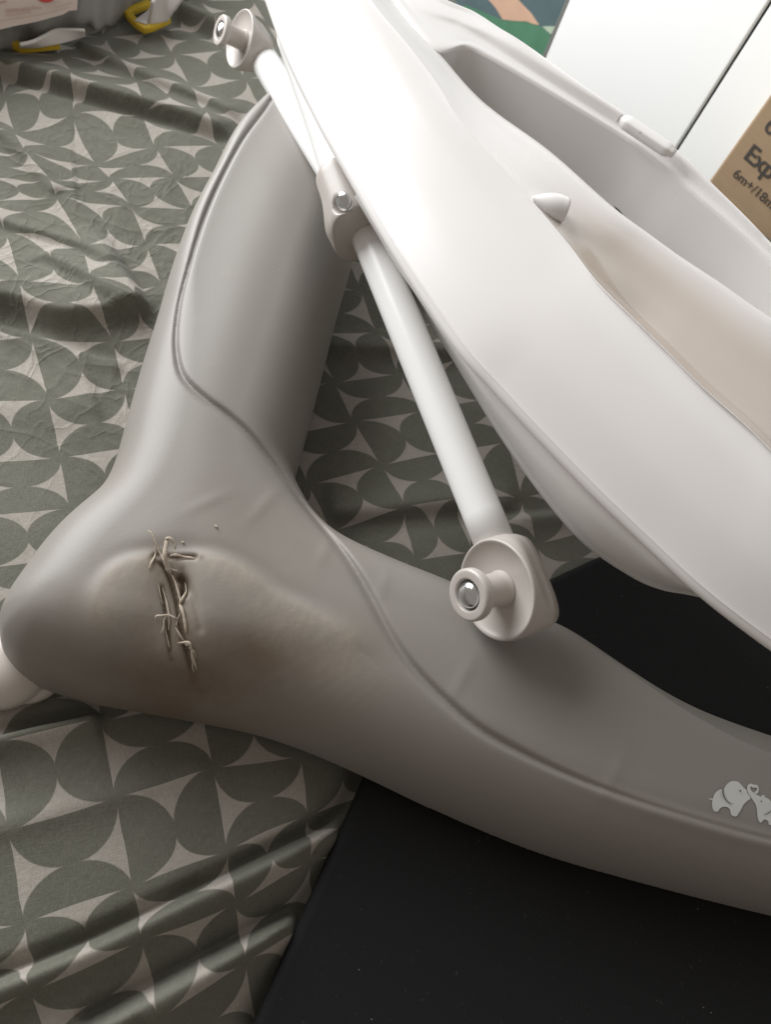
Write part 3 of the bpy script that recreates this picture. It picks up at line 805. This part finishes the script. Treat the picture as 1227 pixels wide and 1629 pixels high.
def hub(O, A, T, name, sc=1.0):
    """pivot end of a tube leg: sleeve body, dished disc, spool with a chrome rivet"""
    A = A-A.dot(T)*T; A /= np.linalg.norm(A); B = np.cross(A, T)
    n = 64; V = []
    prof = [  # a, half width B, T- (towards tube), T+ , squareness
        (-.0225, .0130, .0200, .0210, 3.2), (-.0230, .0152, .0220, .0238, 3.6), (-.0218, .0166, .0240, .0254, 4.0), (-.0160, .0182, .0255, .0262, 3.8),
        (-.0100, .0202, .0262, .0264, 3.2), (-.0060, .0232, .0266, .0266, 2.5), (-.0026, .0246, .0262, .0264, 2.1), (-.0010, .0250, .0260, .0262, 2.0), (-.0001, .0250, .0260, .0262, 2.0), (.0005, .0246, .0256, .0258, 2.0),
        (.0005, .0238, .0248, .0250, 2.0), (-.0004, .0228, .0238, .0240, 2.0), (-.0022, .0195, .0205, .0205, 2.0), (-.0034, .0150, .0158, .0158, 2.0), (-.0040, .0100, .0105, .0105, 2.0), (-.0040, .004, .004, .004, 2.0)]
    for a, hb, tm, tp, e in prof:
        for k in range(n):
            an = 2*math.pi*k/n; c, s = math.cos(an), math.sin(an)
            c = math.copysign(abs(c)**(2/e), c); s = math.copysign(abs(s)**(2/e), s)
            V.append(O+sc*(A*a+B*hb*c+T*(tp if s > 0 else tm)*s))
    m = len(prof)
    body = link_mesh(name, V, grid_faces(m, n, True)+[tuple(range(n)), tuple(range((m-1)*n, m*n))], MHUB, TRAY)
    fix_normals(body)
    s = sc
    pr = round_prof([(0, -.0045), (.0100, -.0042), (.0086, -.0015), (.0084, .0145), (.0126, .0150), (.0132, .0160), (.0132, .0195), (.0122, .0206), (.0080, .0206), (.0077, .0184), (0, .0184)], .0012)
    spool = lathe('spool', O, A, [(r*s, h*s) for r, h in pr], MHUB, body)
    lathe('rivet_seat', O, A, [(.0076*s, .0188*s), (0, .0187*s)], MREC, spool)
    lathe('rivet', O, A, [(.0068*s*math.sin(t), (.0186+.0040*math.cos(t))*s) for t in np.linspace(math.pi/2, 0, 14)], MCHR, spool)
    return body
ax1 = view_axis(787, 940, (-1, -.12), .67)
ax1 = ax1-ax1.dot(TA)*TA; ax1 /= np.linalg.norm(ax1)
tube('tube_leg', A0, HUBO-.0125*ax1-.0222*TA, .0108)
hub(HUBO, ax1, TA, 'pivot_hub')
TB = (B0-B1)/np.linalg.norm(B0-B1)
ax2 = view_axis(380, 60, (-1, -.45), .42)
hub(un(381, 62, .080), ax2, TB, 'pivot_hub', .83)

# ---- joint where the two parts of the front leg meet
def build_joint():
    h = .0009
    mid = un(540, 320, .138)
    def capsule(P, a, b, r0, r1):
        ab = b-a; t = np.clip(((P-a)@ab)/(ab@ab), 0, 1); return np.linalg.norm(P-a-t[..., None]*ab, axis=-1)-(r0+(r1-r0)*t)
    lo = mid-.055; nn = int(.11/h); ax = [lo[k]+h*np.arange(nn) for k in range(3)]
    P = np.stack(np.meshgrid(*ax, indexing='ij'), -1).astype(np.float32)
    a0 = un(541, 286, .141); a1 = un(563, 345, .138)
    s1 = capsule(P, a0, a1, .0142, .0148)
    b0 = un(558, 362, .124); b1 = un(570, 398, .116)
    s2 = capsule(P, b0, b1, .0150, .0128)
    k = .010; hh = np.clip(.5+.5*(s2-s1)/k, 0, 1); s = s2*(1-hh)+s1*hh-k*hh*(1-hh)
    # upper end cut square to the tube, and the mouth where the lower tube emerges
    tu = (U1-U0)/np.linalg.norm(U1-U0)
    s = np.maximum(s, -((P-(a0-tu*.004))@tu))
    s = np.maximum(s, (P-un(585, 372, .128))@TA)
    # countersink for the rivet
    rv = un(538, 322, .150); axr = view_axis(538, 322, (-.9, .15), .72)
    cp = P-rv; al = cp@axr; rad = np.linalg.norm(cp-al[..., None]*axr, axis=-1)
    hit = al[(s < 0) & (rad < .0012)].max()
    sink = np.maximum(rad-.0062, -(al-(hit-.0022)))
    s = np.maximum(s, -sink)
    V, Q = surface_nets(s, lo, h)
    me = fast_mesh('leg_joint', V, Q); o = link('leg_joint', me, MHUB, TRAY)
    sm = o.modifiers.new('smooth', 'SMOOTH'); sm.factor = .5; sm.iterations = 5
    O = rv+axr*hit
    lathe('rivet', O, axr, [(.0055*math.sin(t), -.0022+.0030*math.cos(t)) for t in np.linspace(math.pi/2, 0, 12)], MCHR, o)
build_joint()

# ------------------------------------------------------------------ grey bag with label, yellow clips
def build_bag():
    root = empty('plastic_bag', un(90, 20, 0)); tag(root, 'shiny grey plastic bag with cream and red label, at the far end of bed', 'bag')
    foot = [(-330,150),(-120,108),(0,82),(60,72),(140,58),(182,38),(215,12),(245,-14),(290,-50)]
    P = cr(np.array([un(x, y, .004) for x, y in foot]), 90)
    back = np.array([-.35, .94, 0]); rows = []
    rng = np.random.default_rng(8)
    prof = [(0, 0), (-.006, .012), (-.004, .030), (.004, .050), (.020, .072), (.045, .085), (.09, .092), (.16, .085), (.22, .05), (.24, .004)]
    pr = cr(np.array(prof), 70); G = np.zeros((90, 70, 3))
    for i in range(90):
        for j in range(70):
            wv = .0035*math.sin(i*.42+j*.11+2*math.sin(j*.13))*math.sin(j*.09+.4)+.0022*math.sin(i*.9-j*.23)+.003*math.sin(i*.17+j*.3)
            e = min(1, (89-i)/14)**.5
            G[i, j] = P[i]+back*(pr[j, 0]+wv*min(1, j/8))+np.array([0, 0, pr[j, 1]*(.35+.65*e)+wv*.4])
    link_mesh('bag_film', G.reshape(-1, 3), grid_faces(90, 70), MBAG, root)
    # label lies against the front of the bag
    n = np.cross(P[45]-P[20], [0, 0, 1.0]); n /= np.linalg.norm(n)
    if n.dot(C0-P[40]) < 0: n = -n
    tilt = n*.80+np.array([0, 0, .6]); tilt /= np.linalg.norm(tilt)
    p0 = un(60, 30, .034)+tilt*.006
    def lab(name, px, mat, lift, par): 
        return link_mesh(name, [un_plane(x, y, p0+tilt*lift, tilt) for x, y in px], [tuple(range(len(px)))], mat, par, False)
    L = lab('paper_label', [(-120,-60),(126,-60),(124,-10),(122,16),(110,17),(100,23),(60,34),(20,42),(-20,52),(-120,75)], MLABEL, 0, root)
    lab('red_emblem', [(73+15*math.cos(a), -6+10*math.sin(a)) for a in np.linspace(0, 6.283, 24)[:-1]], MRED, .0008, L)
    # worn small print: rows of letter strokes too blurred to read
    rng = random.Random(3)
    vs, fs = [], []
    def stroke(x0, y0, x1, y1, wd):
        dx, dy = x1-x0, y1-y0; l = math.hypot(dx, dy); nx, ny = -dy/l*wd/2, dx/l*wd/2; k = len(vs)
        for x, y in ((x0-nx, y0-ny), (x1-nx, y1-ny), (x1+nx, y1+ny), (x0+nx, y0+ny)): vs.append(un_plane(x, y, p0+tilt*.0008, tilt))
        fs.append((k, k+1, k+2, k+3))
    for k in range(11):
        x = 10+k*3.7; y = 14.5-k*.25
        stroke(x, y, x+.2, y+7, 1.0)
        if rng.random() < .7: stroke(x, y+.3, x+2.4, y, .9)
        if rng.random() < .5: stroke(x, y+3.5, x+2.2, y+3.2, .9)
    stroke(9, 25, 50, 20, .8); stroke(-5, 34, 60, 24, .6); stroke(60, 24, 108, 12, .6); stroke(88, 12, 115, 4, .6)
    for x in (51, 55, 59, 63): stroke(x, 9+(x-51)*.2, x+1.5, 15, 1.2)
    stroke(-6, 6, 10, 2, 2.2)
    link_mesh('faded_lettering', vs, fs, MPINK, L, False)
build_bag()

def bar(name, pts, wd, ht, mat, parent):
    """rounded rectangular bar along a 3-D polyline standing ht high"""
    P = np.array(pts, float); T = np.gradient(P, axis=0); V = []
    for i, p in enumerate(P):
        t = T[i].copy(); t[2] = 0; t /= np.linalg.norm(t); n = np.array([-t[1], t[0], 0])
        for k in range(16):
            a = 2*math.pi*k/16; c, s = math.cos(a), math.sin(a)
            V.append(p+n*wd/2*math.copysign(abs(c)**.5, c)+np.array([0, 0, ht/2*(1+math.copysign(abs(s)**.5, s))]))
    return link_mesh(name, V, grid_faces(len(P), 16, True)+[tuple(range(16))[::-1], tuple(range((len(P)-1)*16, len(P)*16))], mat, parent)

def plate(name, px_lo, px_hi, z0, z1, th, mat, parent):
    """standing plate between a lower and an upper edge given in the photo"""
    lo = cr(np.array([un(*p, z0) for p in px_lo]), 14); hi = cr(np.array([un(*p, z1) for p in px_hi]), 14)
    G = np.stack([lo*(1-t)+hi*t for t in np.linspace(0, 1, 8)], 1)
    o = link_mesh(name, G.reshape(-1, 3), grid_faces(14, 8), mat, parent)
    md = o.modifiers.new('thickness', 'SOLIDIFY'); md.thickness = th; md.offset = 0
    bv = o.modifiers.new('edge', 'BEVEL'); bv.width = th*.3; bv.segments = 2
    return o
r1 = empty('buckle_strap', un(60, 76, 0)); tag(r1, 'white ribbed strap end with a straight yellow edge, against the grey bag', 'strap', 'yellow-edged straps by the bag')
bar('yellow_edging', [un(x, y, .005) for x, y in ((19,77),(24,79),(34,83),(50,82),(70,80),(94,77))], .006, .008, MYEL, r1)
plate('strap_plate', [(30,74),(60,74),(90,71),(112,65),(134,56)], [(31,71),(55,64),(84,46),(110,45),(135,48)], .013, .022, .003, MCLIP, r1)
r2 = empty('buckle_strap', un(230, 48, 0)); tag(r2, 'white strap end held in a V-shaped yellow edge, right of the bag', 'strap', 'yellow-edged straps by the bag')
bar('yellow_edging', [un(x, y, .005) for x, y in ((238,11),(220,18),(206,24),(203,28),(210,36),(222,47),(230,52),(240,49),(255,42),(267,36))], .007, .006, MYEL, r2)
plate('strap_plate', [(236,39),(246,38),(256,36),(266,33)], [(242,3),(256,-14),(274,-16),(294,-4)], .010, .030, .003, MCLIP, r2)
plate('strap_tip', [(214,34),(224,37),(234,40)], [(226,24),(232,20),(239,12)], .011, .012, .002, MCLIP, r2)

# ------------------------------------------------------------------ wardrobe, patterned panel, cardboard box
WP = un(905, 40, .02); WP = WP+np.array([0, .16, 0])
az = math.radians(-40); WH = np.array([math.cos(az), math.sin(az), 0]); WN = np.array([math.sin(az), -math.cos(az), 0])
def wpt(x, y, off=0): return un_plane(x, y, WP+WN*off, WN)
def box_mesh(name, o, u, v, w, mat, parent, bev=.002):
    bm = bmesh.new(); bmesh.ops.create_cube(bm, size=1.0)
    for x in bm.verts: 
        c = x.co.copy(); x.co = Vector(o+u*(c.x+.5)+v*(c.y+.5)+w*(c.z+.5))
    bmesh.ops.recalc_face_normals(bm, faces=bm.faces)
    if bev: bmesh.ops.bevel(bm, geom=list(bm.edges), offset=bev, segments=3, affect='EDGES', profile=.5)
    me = bpy.data.meshes.new(name); bm.to_mesh(me); bm.free(); return link(name, me, mat, parent, False)
def build_wardrobe():
    xl = wpt(886, 46); xg = wpt(1148, 125)
    s_l, s_g = (xl-WP).dot(WH), (xg-WP).dot(WH)
    root = empty('wardrobe', WP+WH*s_g-np.array([0, 0, WP[2]+.45])); tag(root, 'white lacquered wardrobe with a narrow gap between two doors, behind the tray', 'wardrobe')
    zt, zb = 1.3, -.45; up = np.array([0, 0, zt-zb])
    base = WP.copy(); base[2] = zb; g = .0022
    d = -WN*.005
    box_mesh('door', base+WH*(s_l+.001), WH*(s_g-s_l-g-.001), d, up, MWARD, root)
    box_mesh('door', base+WH*(s_g+g), WH*.75, d, up, MWARD, root)
    box_mesh('carcass', base+WH*s_l-WN*.0065, WH*(s_g-s_l+.76), -WN*.4, up, MSEAM, root, 0)
    tr = tag(box_mesh('edge_trim', base+WH*(s_l-.005)-WN*.0005, WH*.0045, -WN*.004, up, MALU, root, 0))
    # patterned panel beside it
    pr = empty('patterned_panel', WP+WH*(s_l-.3)-np.array([0, 0, WP[2]+.45])); tag(pr, 'panel printed in slate teal, peach and green beside the white wardrobe', 'panel')
    box_mesh('panel_board', base+WH*(s_l-.75)-WN*.006, WH*.744, -WN*.012, up, MTEAL, pr, .001)
    def patch(px, mat): 
        P = [wpt(x, y, -.0055) for x, y in px]; B = [p-WN*.002 for p in P]; n = len(P)
        return link_mesh('print_patch', P+B, [tuple(range(n))]+[(i, i+n, (i+1) % n+n, (i+1) % n) for i in range(n)], mat, pr, False)
    patch([(735,-60),(778,0),(790,14),(800,31),(817,33),(838,34),(848,38),(858,40),(846,22),(825,0),(780,-60)], MPEACH)
    patch([(700,20),(742,8),(770,20),(800,32),(817,33.5),(838,35),(862,43),(876,56),(872,90),(850,170),(650,90)], MGREEN)
    patch([(863,42),(884,42),(877,55)], MMINT)
    patch([(690,-40),(706,-20),(728,6),(742,20),(700,20),(670,-20)], MALU)
build_wardrobe()

def build_box():
    P0 = un(1127, 290, .0); v = ray(1127, 290); v /= np.linalg.norm(v)
    P0 = C0+v*.93
    a = math.radians(-27); H = np.array([math.cos(a), math.sin(a), 0]); N = np.array([math.sin(a), -math.cos(a), 0])
    o = P0.copy(); o[2] = -.02
    root = empty('cardboard_box', o); tag(root, 'brown cardboard box with dark printed lettering standing in front of the wardrobe', 'box')
    body = box_mesh('carton', o, H*.38, -N*.10, np.array([0, 0, .33]), MCD, root, .003)
    for txt, x, y, size in (('6', 1213, 205, .0185), ('Exp', 1182, 250, .0175), ('6m+/18m', 1165, 279, .0100)):
        p = un_plane(x, y, P0+N*.0006, N)
        cu = bpy.data.curves.new('lettering', 'FONT'); cu.body = txt; cu.size = size*1.35; cu.extrude = .0001
        if txt == 'Exp': cu.offset = .0004
        ob = bpy.data.objects.new('lettering', cu); COL.objects.link(ob)
        dg = bpy.context.evaluated_depsgraph_get(); me = bpy.data.meshes.new_from_object(ob.evaluated_get(dg))
        bpy.data.objects.remove(ob)
        X = Matrix([[H[0], 0, N[0], p[0]], [H[1], 0, N[1], p[1]], [H[2], 1, N[2], p[2]], [0, 0, 0, 1]])
        me.transform(X); me.materials.clear(); link('printed_lettering', me, MINK, root, False)
build_box()
